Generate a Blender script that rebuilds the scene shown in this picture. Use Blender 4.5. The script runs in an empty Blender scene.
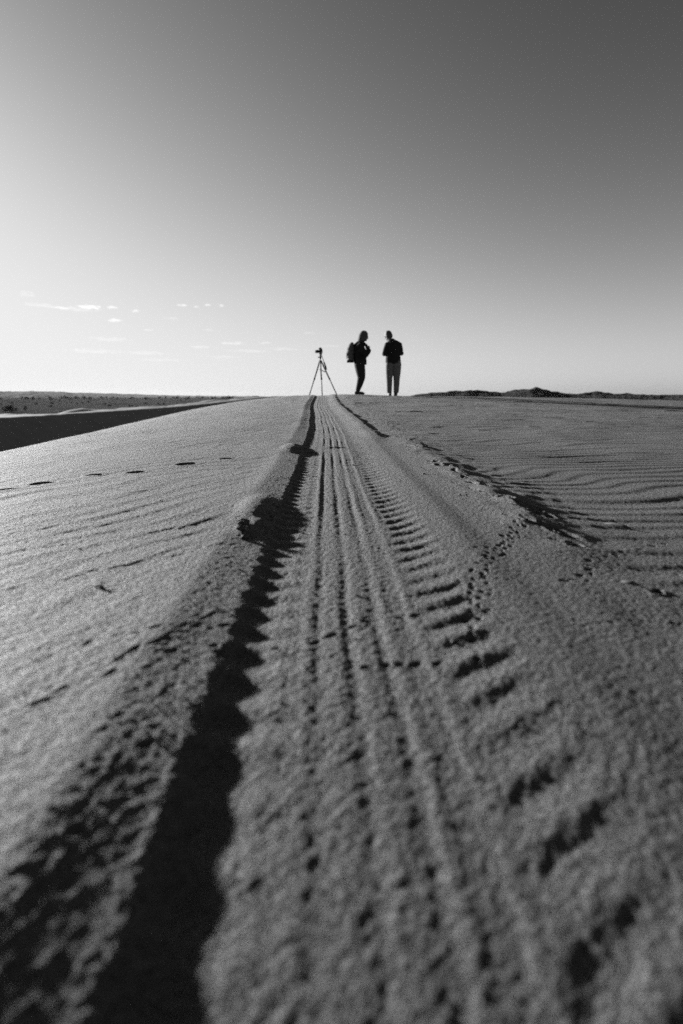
import bpy, bmesh, math, random
import numpy as np
from mathutils import Vector, Matrix

random.seed(7)
rng = np.random.RandomState(11)
R = math.radians
scene = bpy.context.scene
COL = scene.collection

SUN_EL, SUN_AZ = R(10.5), R(-51.0)       # azimuth measured from +Y towards +X
EXPOSURE = 2.2
CREST = 14.2
HAZE = 7e-6

# ------------------------------------------------------------------ helpers
def link(o):
    COL.objects.link(o)
    return o

def tag(o, label=None, cat=None, group=None, kind=None):
    if label: o['label'] = label
    if cat: o['category'] = cat
    if group: o['group'] = group
    if kind: o['kind'] = kind
    return o

def empty(name, loc, rz=0.0):
    o = link(bpy.data.objects.new(name, None))
    o.location = loc
    o.rotation_euler = (0, 0, rz)
    o.empty_display_size = .2
    return o

def mesh_obj(name, bm, mat, parent=None, smooth=True):
    me = bpy.data.meshes.new(name)
    bm.to_mesh(me)
    bm.free()
    if smooth:
        me.polygons.foreach_set('use_smooth', [True] * len(me.polygons))
    me.materials.append(mat)
    o = link(bpy.data.objects.new(name, me))
    if parent: o.parent = parent
    return o

def grid_mesh(name, X, Y, Z, mat, parent=None, smooth=True):
    ny, nx = X.shape
    co = np.stack([X, Y, Z], -1).reshape(-1, 3).astype(np.float32)
    idx = np.arange(nx * ny, dtype=np.int32).reshape(ny, nx)
    q = np.stack([idx[:-1, :-1], idx[:-1, 1:], idx[1:, 1:], idx[1:, :-1]], -1).reshape(-1)
    nq = len(q) // 4
    me = bpy.data.meshes.new(name)
    me.vertices.add(len(co)); me.vertices.foreach_set('co', co.ravel())
    me.loops.add(len(q)); me.loops.foreach_set('vertex_index', q)
    me.polygons.add(nq)
    me.polygons.foreach_set('loop_start', np.arange(0, nq * 4, 4, dtype=np.int32))
    me.polygons.foreach_set('loop_total', np.full(nq, 4, dtype=np.int32))
    me.polygons.foreach_set('use_smooth', np.full(nq, smooth, dtype=bool))
    me.update(calc_edges=True)
    me.materials.append(mat)
    o = link(bpy.data.objects.new(name, me))
    if parent: o.parent = parent
    return o

def tube(bm, pts, radii, n=10, cap=True):
    """a tapering tube swept along points"""
    pts = [Vector(p) for p in pts]
    rings = []
    a = None
    for i, p in enumerate(pts):
        d = (pts[min(i + 1, len(pts) - 1)] - pts[max(i - 1, 0)]).normalized()
        if a is None: a = d.orthogonal()
        a = (a - d * a.dot(d)).normalized(); b = d.cross(a).normalized()
        r = radii[i] if isinstance(radii, (list, tuple)) else radii
        rings.append([bm.verts.new(p + (a * math.cos(2 * math.pi * k / n) + b * math.sin(2 * math.pi * k / n)) * r) for k in range(n)])
    for r0, r1 in zip(rings[:-1], rings[1:]):
        for k in range(n):
            bm.faces.new((r0[k], r0[(k + 1) % n], r1[(k + 1) % n], r1[k]))
    if cap:
        bm.faces.new(rings[0][::-1]); bm.faces.new(rings[-1])

def ellipsoid(bm, c, r, rot=None, seg=20, ring=14):
    m = Matrix.Translation(Vector(c))
    if rot is not None: m = m @ rot
    m = m @ Matrix.Diagonal((r[0], r[1], r[2], 1))
    bmesh.ops.create_uvsphere(bm, u_segments=seg, v_segments=ring, radius=1, matrix=m)

def box(bm, c, s, rot=None, bevel=0.0):
    m = Matrix.Translation(Vector(c))
    if rot is not None: m = m @ rot
    m = m @ Matrix.Diagonal((s[0], s[1], s[2], 1))
    v = bmesh.ops.create_cube(bm, size=1, matrix=m)['verts']
    if bevel > 0:
        es = list({e for x in v for e in x.link_edges})
        bmesh.ops.bevel(bm, geom=es, offset=bevel, segments=2, affect='EDGES', profile=.6)

def fuse(name, bm, mat, parent, voxel=.012, smooth=6, noise=0.0):
    """weld overlapping tapered limbs into ONE continuous skin"""
    me = bpy.data.meshes.new(name + '_raw')
    bm.to_mesh(me); bm.free()
    o = link(bpy.data.objects.new(name + '_raw', me))
    m = o.modifiers.new('r', 'REMESH'); m.mode = 'VOXEL'; m.voxel_size = voxel
    m = o.modifiers.new('s', 'SMOOTH'); m.iterations = smooth; m.factor = .5
    dg = bpy.context.evaluated_depsgraph_get()
    me2 = bpy.data.meshes.new_from_object(o.evaluated_get(dg))
    bpy.data.objects.remove(o); bpy.data.meshes.remove(me)
    me2.name = name
    me2.polygons.foreach_set('use_smooth', [True] * len(me2.polygons))
    me2.materials.clear(); me2.materials.append(mat)
    o2 = link(bpy.data.objects.new(name, me2))
    o2.parent = parent
    return o2

# ------------------------------------------------------------------ noise
_perm = rng.permutation(512).astype(np.int64)
_perm = np.concatenate([_perm, _perm, _perm])
_gr = rng.uniform(0, 2 * np.pi, 512)
_gx, _gy = np.cos(_gr), np.sin(_gr)

def perlin(x, y, seed=0):
    x = np.asarray(x, float) + seed * 17.31; y = np.asarray(y, float) + seed * 9.77
    xi = np.floor(x).astype(np.int64); yi = np.floor(y).astype(np.int64)
    xf = x - xi; yf = y - yi
    u = xf * xf * xf * (xf * (xf * 6 - 15) + 10); v = yf * yf * yf * (yf * (yf * 6 - 15) + 10)
    def g(ix, iy, dx, dy):
        h = _perm[(_perm[ix & 511] + iy) & 511]
        return _gx[h] * dx + _gy[h] * dy
    a = g(xi, yi, xf, yf); b = g(xi + 1, yi, xf - 1, yf)
    c = g(xi, yi + 1, xf, yf - 1); d = g(xi + 1, yi + 1, xf - 1, yf - 1)
    return ((a + (b - a) * u) + ((c + (d - c) * u) - (a + (b - a) * u)) * v) * 1.5

def fbm(x, y, oct=3, seed=0, gain=.5):
    s = 0; a = 1.0
    for k in range(oct):
        s = s + a * perlin(x * 2 ** k, y * 2 ** k, seed + k * 3.1); a *= gain
    return s

def sstep(a, b, x):
    t = np.clip((x - a) / (b - a), 0, 1)
    return t * t * (3 - 2 * t)

# ------------------------------------------------------------------ dune surface
# the surface is modelled in units of 0.71 m (SC); the crest lies 20 units ahead
SC = .71
def base_h(x, y):
    y0 = np.clip(y, 0, 18)
    z = .49 * (y0 / 20) ** 1.5 + .035 * np.maximum(y - 18, 0) - .0085 * np.maximum(y - 18, 0) ** 2 - .004 * np.maximum(y - 26, 0) ** 2
    z = z - .055 * np.maximum(-x - 1, 0) ** 1.6 - .0010 * np.maximum(x, 0) ** 2 - .03 * np.maximum(x - 22, 0) ** 2
    z = z - .075 * (1 - np.exp(-np.maximum(x - .35, 0) / 1.7)) * (1 - sstep(12, 19, y))
    z = z - .025 * (1 - np.exp(-np.maximum(x - .28, 0) / .7)) * (1 - sstep(1.0, 2.6, y))
    z = z - .085 * np.maximum(.95 - y, 0) ** 2 * (y > -3)
    z = z + .055 * np.exp(-((x - .9) / 1.1) ** 2 - ((y - 20) / 2.2) ** 2)
    z = z - .01 * np.maximum(-y - 3, 0) ** 2
    return z

_pu = np.array([-3, -1.3, -.75, -.5, -.36, -.315, -.272, -.252, -.225, -.19, -.15, .13, .17, .22, .27, .37, .44, .53, .64, .69, .74, .82, 1.0, 1.5, 3])
_pu[4:8] = (-.385, -.305, -.275, -.254)
_pz = np.array([0, 0, .004, .013, .0200, .0080, .0038, .0030, -.011, -.0135, -.0095, -.009, -.012, -.007, .001, .008, .003, .008, .018, .019, .014, .004, -.002, 0, 0])
_tu = np.linspace(-3, 3, 6001)
_tz = np.interp(_tu, _pu, _pz)
_k = np.exp(-.5 * (np.arange(-60, 61) / 11.0) ** 2); _k /= _k.sum()
_tz = np.convolve(np.pad(_tz, 60, mode='edge'), _k, 'valid')

# paw and bird prints pressed in the sand: x, y, half length, half width, depth, heading
PITS = []
def pit(x, y, l, w, d, a=0.0, rim=.18): PITS.append((x, y, l, w, d, a, rim))

_rp = random.Random(12)
for (x, y) in [(-1.658, 2.571), (-1.549, 2.71), (-1.386, 2.942), (-1.17, 2.988), (-.951, 3.264), (-.724, 3.49), (-1.80, 2.46), (-1.95, 2.38)]:
    k = _rp.uniform(.8, 1.15); a = R(25) + _rp.uniform(-.3, .3)
    pit(x, y, .050 * k, .040 * k, .042 * k, a, .25); pit(x - .085, y - .02, .03, .018, .006, a, .1)
for (x, y, s) in [(1.136, 5.601, 1), (1.918, 6.352, 1), (2.887, 7.028, 1.4), (4.256, 8.215, 1), (4.5, 8.2, .9), (5.887, 9.488, 1.3), (8.372, 12.346, 2.0), (7.578, 15.013, 1.8), (5.123, 14.092, 1.6), (3.226, 13.502, 1.5), (5.9, 14.3, 1.4), (9.4, 11.2, 1.3), (3.6, 9.8, 1.0), (1.8, 10.5, 1.2), (7.2, 9.1, 1.0)]:
    k = s * _rp.uniform(.8, 1.15); a = _rp.uniform(-.25, .35)
    pit(x, y, .085 * k, .05 * k, .045 * k, a, .35)
    pit(x + .08 * k, y + .02, .04 * k, .03 * k, .02 * k, a, .3)
birdA = [(.653, 1.806), (.554, 1.644), (.47, 1.496), (.405, 1.407), (.342, 1.312), (.3, 1.22), (.267, 1.12), (.245, 1.035), (.226, .959), (.206, .874), (.199, .818)]
birdB = [(.646, 1.748), (.549, 1.583), (.471, 1.454), (.416, 1.37), (.361, 1.286), (.326, 1.205), (.295, 1.12), (.271, 1.033), (.253, .959), (.238, .893)]
birdC = [(.72, 2.0), (.62, 2.35), (.55, 2.75), (.50, 3.1), (.42, 3.3)]
birdD = [(.25, 1.367), (.314, 1.391), (.37, 1.438), (.45, 1.5)]
def walk(path, step, l, w, d, jit=.006, skip=.2, rnd=random.Random(3)):
    acc = 0.0
    for (x0, y0), (x1, y1) in zip(path[:-1], path[1:]):
        L = math.hypot(x1 - x0, y1 - y0); a = math.atan2(y1 - y0, x1 - x0)
        while acc < L:
            t = acc / L
            if rnd.random() > skip:
                s = rnd.uniform(.7, 1.25)
                pit(x0 + (x1 - x0) * t + rnd.gauss(0, jit), y0 + (y1 - y0) * t + rnd.gauss(0, jit), l * s, w * s, d * s, a + rnd.gauss(0, .25))
            acc += step * rnd.uniform(.8, 1.2)
        acc -= L
walk(birdA, .028, .0090, .0065, .0110, skip=.1)
walk(birdB, .030, .0085, .0060, .0100, skip=.1)
walk([(x + .05, y + .03) for x, y in birdA[:9]], .036, .007, .0045, .0045, skip=.3)
walk(birdC, .045, .012, .006, .006)
walk(birdD, .03, .010, .005, .005)
walk([(.42, .93), (.62, 1.02), (.85, 1.1)], .04, .007, .005, .004, skip=.3)
walk([(.531, 1.212), (.564, 1.218), (.697, 1.345), (.716, 1.318), (.81, 1.324), (.9, 1.3)], .034, .012, .006, .007, skip=.2)
walk([(.6, 1.30), (.8, 1.46), (1.05, 1.6)], .05, .010, .006, .006, skip=.2)
walk([(-.50, .70), (-.433, .748), (-.419, .793), (-.387, .85), (-.355, .894), (-.3, .99)], .030, .014, .0045, .006, skip=.15)
walk([(-.55, .84), (-.42, .90), (-.33, .93)], .03, .012, .004, .005, skip=.3)
walk([(-.9, 1.5), (-.6, 1.62), (-.36, 1.78)], .04, .016, .004, .005, skip=.35)
walk([(-.8, 1.15), (-.55, 1.33), (-.3, 1.5)], .035, .016, .004, .005, skip=.35)
walk([(-.12, .55), (-.10, .75), (-.085, 1.0), (-.08, 1.3)], .016, .006, .0030, .004, jit=.014, skip=.15)
walk([(-.06, .62), (-.055, .9), (-.05, 1.2)], .022, .005, .003, .004, jit=.012, skip=.2)
walk([(-.15, .87), (-.05, .92), (.02, .98), (.12, 1.0)], .03, .010, .0055, .007, skip=.1)
walk([(.0, .80), (.08, .80), (.14, .82)], .022, .010, .006, .008, skip=.1)
for q in [(-.255, .831), (-.262, .842), (-.275, .862), (-.342, .829), (-.362, .874), (-.355, .868), (-.273, .943), (-.31, .60), (-.34, .47)]:
    pit(q[0], q[1], .009, .0055, .007, R(30))
# crumbled hollows along the outer berm
def hollow(x, y, l, w, d, a, n=6):
    for k in range(n):
        t = _rp.uniform(-1, 1)
        pit(x + math.cos(a) * l * t + _rp.gauss(0, w * .5), y + math.sin(a) * l * t + _rp.gauss(0, w * .5), l * _rp.uniform(.25, .5), w * _rp.uniform(.4, .8), d * _rp.uniform(.5, 1), a + _rp.gauss(0, .35), .25)
hollow(.755, 1.97, .09, .035, .030, R(100)); hollow(.705, 2.12, .06, .035, .026, R(115)); hollow(.715, 1.66, .12, .022, .022, R(118)); hollow(.70, 1.53, .06, .015, .016, R(135), 4)
hollow(.65, 3.12, .06, .035, .034, R(95)); hollow(.63, 3.3, .05, .03, .03, R(100), 4); hollow(.68, 4.2, .07, .03, .034, R(90)); hollow(.70, 4.75, .10, .025, .028, R(95)); hollow(.68, 5.2, .12, .022, .022, R(95))
hollow(.69, 2.5, .12, .025, .016, R(100)); hollow(.67, 2.8, .1, .02, .014, R(95)); hollow(.73, 1.138, .03, .014, .022, R(75), 4); hollow(.669, .99, .014, .009, .012, 0, 3)
pit(.165, .315, .05, .026, .0045, R(42), 0)
for k in range(26):
    yk = 5.2 + k * .42
    hollow(.47 - .17 * float(sstep(5, 14, yk)), yk, .12, .02, .018, R(95), 2)

LUMPS = [(-.335, 1.95, .06, .21, .023), (-.30, 1.72, .03, .05, .008), (-.325, 3.95, .07, .20, .024), (-.33, 4.2, .05, .10, .012),
         (-.33, 1.62, .035, .06, .010), (.72, 2.08, .06, .10, .016), (.66, 1.80, .07, .12, .008), (.70, 3.45, .07, .15, .009), (-.01, 4.2, .08, .04, .012),
         (.70, 2.35, .06, .12, .010), (.69, 2.9, .05, .10, .008), (.70, 4.1, .06, .15, .010)]

def H(x, y):
    return SC * H0(np.asarray(x, float) / SC, np.asarray(y, float) / SC)

def H0(x, y, detail=True):
    z = base_h(x, y)
    n1 = fbm(x * .9, y * .9, 3, 1)
    u = x + .17 * sstep(5, 14, y) + .010 * perlin(x * 1.2, y * .9, 5) + .0035 * perlin(x * 5, y * 3, 6)
    far = sstep(9, 17, y)
    prof = np.interp(u, _tu, _tz)
    # further up the slope the wheel's own bank is the outer edge
    fb = sstep(4.3, 5.4, y)
    bank = .020 * sstep(.24, .38, u) * (1 - sstep(.42, .54, u)) * (1 + .5 * perlin(x * 3, y * 1.7, 7))
    prof = prof * (1 - fb * sstep(.2, .3, u)) + fb * bank
    # the outer berm slumps away near the lens and is uneven further on
    rb = sstep(.5, .62, u) * (1 - sstep(.8, 1.2, u))
    prof = prof - rb * (1 - sstep(.9, 1.9, y)) * np.maximum(prof, 0) * .75
    nb = sstep(.07, .2, u) * (1 - sstep(.8, 1.8, y))
    prof = prof - nb * .75 * (prof + .004)
    prof = prof + rb * (.007 * perlin(x * 3, y * 3.5, 8) + .004 * perlin(x * 14, y * 10, 18) * sstep(1.2, 2, y))
    prof = prof + np.exp(-((u + .34) / .07) ** 2) * .003 * perlin(x * 2, y * 3.2, 9)
    prof = prof * (1 + .35 * sstep(3.5, 7, y) * (1 - sstep(-.2, -.1, u)))
    z = z + prof
    for (lx, ly, rx, ry, h) in LUMPS:
        d2 = ((x - lx) / rx) ** 2 + ((y - ly) / ry) ** 2
        z = z + h * np.exp(-d2 ** 1.4)
    # tyre marks
    track = sstep(-.30, -.20, u) * (1 - sstep(.26, .34, u))
    per = .085
    yy = y + .006 * perlin(x * 9, y * 6, 12)
    def lug(phase):
        s = phase - np.floor(phase)
        return np.where(s < .42, .5 - .5 * np.cos(2 * np.pi * s / .42 * .5), .5 + .5 * np.cos(np.pi * (s - .42) / .58)) - .5
    lf = 1 - .7 * sstep(4.0, 6.5, y)
    nr = .32 + .68 * sstep(.4, 1.2, y)
    lf = lf * (.55 + .45 * sstep(.38, .9, y))
    aR = sstep(.125, .16, u) * (1 - sstep(.21, .31, u)) * (1 + .45 * perlin(x * 7, y * 9, 13)) * lf
    z = z + .0052 * aR * lug((yy - .38 * (u - .15) - 1.2 * np.maximum(u - .15, 0) ** 2) / per)
    aL = sstep(-.265, -.225, u) * (1 - sstep(-.165, -.105, u)) * (1 + .4 * perlin(x * 6, y * 9, 14)) * np.maximum(lf, .55)
    z = z + .0058 * aL * lug((yy - .25 * (-u - .15)) / per + .3)
    mid = sstep(-.155, -.12, u) * (1 - sstep(.10, .15, u))
    nearf = .5 + .5 * sstep(.4, 1.5, y)
    z = z + mid * nearf * (.8 + .55 * perlin(x * 7, y * 1.6, 17)) * (.0019 * np.cos(2 * np.pi * (u - .008) / .056) + .0007 * np.cos(2 * np.pi * u / .031 + 1.0))
    chunk = sstep(-.125, -.10, u) * (1 - sstep(-.03, -.005, u)) * (1 - sstep(3.0, 5, y)) * (.15 + .85 * sstep(.55, 1.2, y))
    z = z + chunk * .0007 * np.sin(2 * np.pi * (yy + .4 * u) / .034) * (.6 + .8 * perlin(x * 14, y * 9, 15))
    chunk2 = sstep(.01, .03, u) * (1 - sstep(.085, .11, u)) * (1 - sstep(2.4, 4, y)) * (.15 + .85 * sstep(.55, 1.2, y))
    z = z + chunk2 * .0004 * np.sin(2 * np.pi * (yy - .5 * u) / .03) * (.5 + .9 * perlin(x * 14, y * 9, 16))
    # wind ripples outside the track
    out = 1 - sstep(-.50, -.36, u) * (1 - sstep(.70, .90, u))
    wx = x + .25 * perlin(x * .7, y * .7, 21); wy = y + .22 * perlin(x * .6, y * .8, 22)
    left = 1 - sstep(-.4, .6, x)
    phl = (wx * math.cos(R(52)) * -1 + wy * math.sin(R(52)) * .62) / .125 + 1.2 * perlin(x * 1.5, y * 1.5, 23)
    phr = (wy - .16 * wx) / .36 + .55 * perlin(x * .8, y * 1.2, 24)
    def rip(p): return np.sin(2 * np.pi * p + .55 * np.sin(2 * np.pi * p))
    amp = .6 + .8 * perlin(x * .8, y * 1.1, 25)
    big = sstep(1.1, 2.0, y) 
    z = z + out * left * (.35 + .65 * big) * np.maximum(amp, .08) * .0024 * rip(phl)
    z = z + out * (1 - left) * np.maximum(amp, .15) * (.0026 + .0034 * sstep(4, 9, y)) * rip(phr) * (.25 + .75 * sstep(1.2, 1.9, y))
    z = z + out * (1 - left) * .0034 * (.75 + .6 * perlin(x * .9, y * .7, 28)) * rip((wy - .22 * wx) / .13 + perlin(x * 1.4, y * 1.4, 27))
    z = z + out * .012 * n1 * sstep(1.0, 3.0, np.hypot(x, y))
    # streaks combed by the wind on the open sand to the west
    c, s = math.cos(R(58)), math.sin(R(58))
    a1 = x * c + y * s; a2 = -x * s + y * c
    z = z + out * left * .0016 * fbm(a1 * 2.2, a2 * 13, 3, 31, .6)
    if detail:
        # churned, crumbly sand
        churn = .25 + .6 * track
        nearm = (1 - sstep(3.5, 8, y)) * (.55 + .45 * nr)
        z = z + nearm * churn * .0005 * fbm(x * 30, y * 20, 2, 41, .5)
        z = z + nearm * churn * .00075 * fbm(x * 75, y * 55, 2, 43, .6)
        c2, s2 = math.cos(R(38)), math.sin(R(38))
        q1 = x * c2 + y * s2; q2 = -x * s2 + y * c2
        z = z + (1 - sstep(2.0, 4.5, y)) * (1 - .65 * np.exp(-((u + .32) / .09) ** 2)) * .0007 * fbm(q1 * 38, q2 * 95, 2, 45, .6)
        z = z + np.exp(-((u + .32) / .08) ** 2) * (1 - sstep(2, 4, y)) * .0006 * fbm(x * 60, y * 50, 3, 49, .65)
        z = z + (1 - sstep(1.2, 2.6, y)) * .00045 * perlin(x * 170, y * 140, 47)
    for (px, py, l, w, d, a, rim) in PITS:
        m = (np.abs(x - px) < l * 3.2) & (np.abs(y - py) < l * 3.2) if x.ndim else np.array(True)
        if x.ndim:
            iy, ix = np.nonzero(m)
            if not len(iy): continue
            xs, ys = x[iy, ix], y[iy, ix]
        else:
            xs, ys = x, y
        ca, sa = math.cos(a), math.sin(a)
        e1 = ((xs - px) * ca + (ys - py) * sa) / l; e2 = (-(xs - px) * sa + (ys - py) * ca) / w
        d2 = e1 * e1 + e2 * e2
        d = d * .55; dz = -d * np.exp(-d2 ** 1.2) + rim * d * np.exp(-((np.sqrt(d2) - 1.45) / .42) ** 2)
        if x.ndim: z[iy, ix] += dz
        else: z = z + dz
    return z

def hz(x, y):
    return float(H(np.array([[x]]), np.array([[y]]))[0, 0])

# ------------------------------------------------------------------ materials
def new_mat(name):
    m = bpy.data.materials.new(name); m.use_nodes = True
    nt = m.node_tree; b = nt.nodes['Principled BSDF']
    return m, nt, b

def N(nt, t, **kw):
    n = nt.nodes.new(t)
    for k, v in kw.items():
        if k in n.inputs: n.inputs[k].default_value = v
        else: setattr(n, k, v)
    return n

def grey_noise_mat(name, lo, hi, scale, rough=.9, bump=0.0, bscale=None, detail=4, spec=.3):
    m, nt, b = new_mat(name)
    tc = N(nt, 'ShaderNodeTexCoord')
    n = N(nt, 'ShaderNodeTexNoise', Scale=scale, Detail=detail, Roughness=.6)
    nt.links.new(tc.outputs['Object'], n.inputs['Vector'])
    mr = N(nt, 'ShaderNodeMapRange'); mr.inputs['From Min'].default_value = .3; mr.inputs['From Max'].default_value = .7
    mr.inputs['To Min'].default_value = lo; mr.inputs['To Max'].default_value = hi
    nt.links.new(n.outputs['Fac'], mr.inputs['Value'])
    nt.links.new(mr.outputs['Result'], b.inputs['Base Color'])
    b.inputs['Roughness'].default_value = rough; b.inputs['Specular IOR Level'].default_value = spec
    if bump:
        n2 = N(nt, 'ShaderNodeTexNoise', Scale=bscale or scale * 2, Detail=4)
        nt.links.new(tc.outputs['Object'], n2.inputs['Vector'])
        bp = N(nt, 'ShaderNodeBump', Strength=1.0, Distance=bump)
        nt.links.new(n2.outputs['Fac'], bp.inputs['Height']); nt.links.new(bp.outputs['Normal'], b.inputs['Normal'])
    return m

def sand_material(name, lo, hi, near=True):
    m, nt, b = new_mat(name)
    tc = N(nt, 'ShaderNodeTexCoord')
    big = N(nt, 'ShaderNodeTexNoise', Scale=.7, Detail=5, Roughness=.6)
    mid = N(nt, 'ShaderNodeTexNoise', Scale=75, Detail=3, Roughness=.7)
    fine = N(nt, 'ShaderNodeTexNoise', Scale=450, Detail=2, Roughness=.7)
    for n in (big, mid, fine): nt.links.new(tc.outputs['Object'], n.inputs['Vector'])
    def mr(src, a, c, lo_, hi_):
        q = N(nt, 'ShaderNodeMapRange'); q.inputs['From Min'].default_value = a; q.inputs['From Max'].default_value = c
        q.inputs['To Min'].default_value = lo_; q.inputs['To Max'].default_value = hi_
        nt.links.new(src, q.inputs['Value']); return q.outputs['Result']
    def mul(a, c):
        q = N(nt, 'ShaderNodeMath', operation='MULTIPLY'); nt.links.new(a, q.inputs[0]); nt.links.new(c, q.inputs[1]); return q.outputs[0]
    base = mr(big.outputs['Fac'], .3, .7, lo, hi)
    col = mul(base, mr(mid.outputs['Fac'], .25, .75, .86, 1.14))
    col = mul(col, mr(fine.outputs['Fac'], .25, .75, .62, 1.38))
    nt.links.new(col, b.inputs['Base Color'])
    b.inputs['Roughness'].default_value = .8
    b.inputs['Specular IOR Level'].default_value = .31
    if near:
        h1 = N(nt, 'ShaderNodeTexNoise', Scale=250, Detail=2, Roughness=.7)
        h2 = N(nt, 'ShaderNodeTexNoise', Scale=85, Detail=4, Roughness=.7)
        for n in (h1, h2): nt.links.new(tc.outputs['Object'], n.inputs['Vector'])
        b1 = N(nt, 'ShaderNodeBump', Strength=1.0, Distance=.016)
        b2 = N(nt, 'ShaderNodeBump', Strength=1.0, Distance=.026)
        nt.links.new(h1.outputs['Fac'], b1.inputs['Height'])
        nt.links.new(h2.outputs['Fac'], b2.inputs['Height'])
        nt.links.new(b1.outputs['Normal'], b2.inputs['Normal'])
        nt.links.new(b2.outputs['Normal'], b.inputs['Normal'])
    return m

def matte(m):
    nt = m.node_tree; b = nt.nodes['Principled BSDF']; d = nt.nodes.new('ShaderNodeBsdfDiffuse')
    d.inputs['Roughness'].default_value = .5
    for k in ('Base Color', 'Normal'):
        if b.inputs[k].is_linked: nt.links.new(b.inputs[k].links[0].from_socket, d.inputs['Color' if k == 'Base Color' else k])
    nt.links.new(d.outputs[0], nt.nodes['Material Output'].inputs['Surface']); nt.nodes.remove(b)
    return m

M_SAND = sand_material('sand', .082, .118)
M_FARSAND = sand_material('far_sand', .13, .165, near=False); M_FARSAND.node_tree.nodes['Principled BSDF'].inputs['Specular IOR Level'].default_value = .03

# ------------------------------------------------------------------ sky, sun, camera
def build_world():
    w = bpy.data.worlds.new('World'); scene.world = w; w.use_nodes = True
    nt = w.node_tree; nt.nodes.clear()
    out = N(nt, 'ShaderNodeOutputWorld'); bg = N(nt, 'ShaderNodeBackground')
    nt.links.new(bg.outputs[0], out.inputs[0])
    sky = N(nt, 'ShaderNodeTexSky'); sky.sky_type = 'NISHITA'; sky.sun_disc = False
    sky.sun_elevation = SUN_EL; sky.sun_rotation = SUN_AZ
    sky.air_density = 1.0; sky.dust_density = 0.6; sky.ozone_density = 2.0; sky.altitude = 200
    # black-and-white film behind a red filter
    sep = N(nt, 'ShaderNodeSeparateColor'); nt.links.new(sky.outputs[0], sep.inputs[0])
    def math_(op, a, b=None):
        n = N(nt, 'ShaderNodeMath', operation=op)
        for i, v in enumerate((a, b)):
            if v is None: continue
            if isinstance(v, (int, float)): n.inputs[i].default_value = v
            else: nt.links.new(v, n.inputs[i])
        return n.outputs[0]
    bw = math_('ADD', math_('MULTIPLY', sep.outputs['Red'], SKY_R), math_('MULTIPLY', sep.outputs['Green'], SKY_G))
    bw = math_('POWER', math_('MULTIPLY', bw, 1 / SKY_REF), SKY_POW)
    bw = math_('MULTIPLY', math_('DIVIDE', bw, math_('ADD', 1.0, math_('MULTIPLY', bw, 1 / SKY_KNEE))), SKY_GAIN)
    # thin scraps of cloud low over the plain
    tc = N(nt, 'ShaderNodeTexCoord')
    sx = N(nt, 'ShaderNodeSeparateXYZ'); nt.links.new(tc.outputs['Generated'], sx.inputs[0])
    az = math_('ARCTAN2', sx.outputs['X'], sx.outputs['Y'])
    el = math_('ARCSINE', sx.outputs['Z'])
    cmb = N(nt, 'ShaderNodeCombineXYZ')
    nt.links.new(math_('MULTIPLY', az, 110.0), cmb.inputs[0]); nt.links.new(math_('MULTIPLY', el, 330.0), cmb.inputs[1])
    ns = N(nt, 'ShaderNodeTexNoise', Scale=.9, Detail=6, Roughness=.65); nt.links.new(cmb.outputs[0], ns.inputs['Vector'])
    wob = math_('MULTIPLY', math_('SUBTRACT', ns.outputs['Fac'], .5), 5.0)
    tot = None
    for (a, e, wa, we, k) in CLOUDS:
        dx = math_('MULTIPLY', math_('SUBTRACT', az, R(a)), 1 / R(wa)); dy = math_('MULTIPLY', math_('SUBTRACT', el, R(e)), 1 / R(we))
        d = math_('ADD', math_('MULTIPLY', dx, dx), math_('MULTIPLY', dy, dy))
        v = math_('SUBTRACT', math_('ADD', 1.0, wob), d)
        mr = N(nt, 'ShaderNodeMapRange'); mr.interpolation_type = 'SMOOTHSTEP'
        mr.inputs['From Min'].default_value = 0.0; mr.inputs['From Max'].default_value = 1.1
        mr.inputs['To Max'].default_value = k
        nt.links.new(v, mr.inputs['Value'])
        mr.inputs['To Max'].default_value = k * 1.7
        tot = mr.outputs['Result'] if tot is None else math_('MAXIMUM', tot, mr.outputs['Result'])
    bw = math_('MULTIPLY', bw, math_('ADD', 1.0, tot))
    nt.links.new(bw, bg.inputs['Color'])
    bg.inputs['Strength'].default_value = .1

SKY_R, SKY_G, SKY_REF, SKY_POW, SKY_KNEE, SKY_GAIN = .2, .8, 2.7, 2.55, 1.2, 1.62
CLOUDS = []
def _cl():
    f = 512.0
    for (px, py, w, h, k) in [(90, 307, 13, 2.4, .22), (62, 308, 8, 1.6, .15), (112, 307.5, 6, 1.6, .18), (135, 311, 5, 1.5, .14), (115, 320.5, 9, 1.6, .17),
                              (27, 294, 8, 2.5, .06), (182, 305.5, 6, 1.4, .20), (197, 307, 4, 1.2, .14), (208, 305, 4, 1.2, .2), (222, 305.5, 4, 1.2, .2),
                              (232, 343, 16, 1.8, .10), (265, 343, 8, 1.2, .09), (200, 347, 12, 1.4, .08), (145, 353, 26, 2, .05), (110, 339, 24, 2.2, .05),
                              (310, 333, 8, 1.2, .07), (225, 357, 20, 1.5, .05), (160, 360, 24, 1.6, .04), (148, 330, 7, 1.2, .06), (78, 309, 22, 2.2, .07), (40, 305, 16, 2.0, .06), (285, 349, 22, 1.6, .06), (250, 351, 26, 1.6, .06), (330, 346, 14, 1.2, .05), (95, 351, 30, 2.2, .05), (170, 318, 12, 1.4, .05), (210, 330, 10, 1.0, .05)]:
        x = (px - 341.5) / f; y = -(py - 512) / f
        p = R(12.77); vy = math.cos(p) + y * math.sin(p); vz = -math.sin(p) + y * math.cos(p)
        az = math.atan2(x, vy) + R(1.8); el = math.atan2(vz, math.hypot(x, vy))
        s = math.degrees(1 / f) * .95
        CLOUDS.append((math.degrees(az), math.degrees(el), w * s * .85, h * s, k))
_cl()
build_world()

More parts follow.
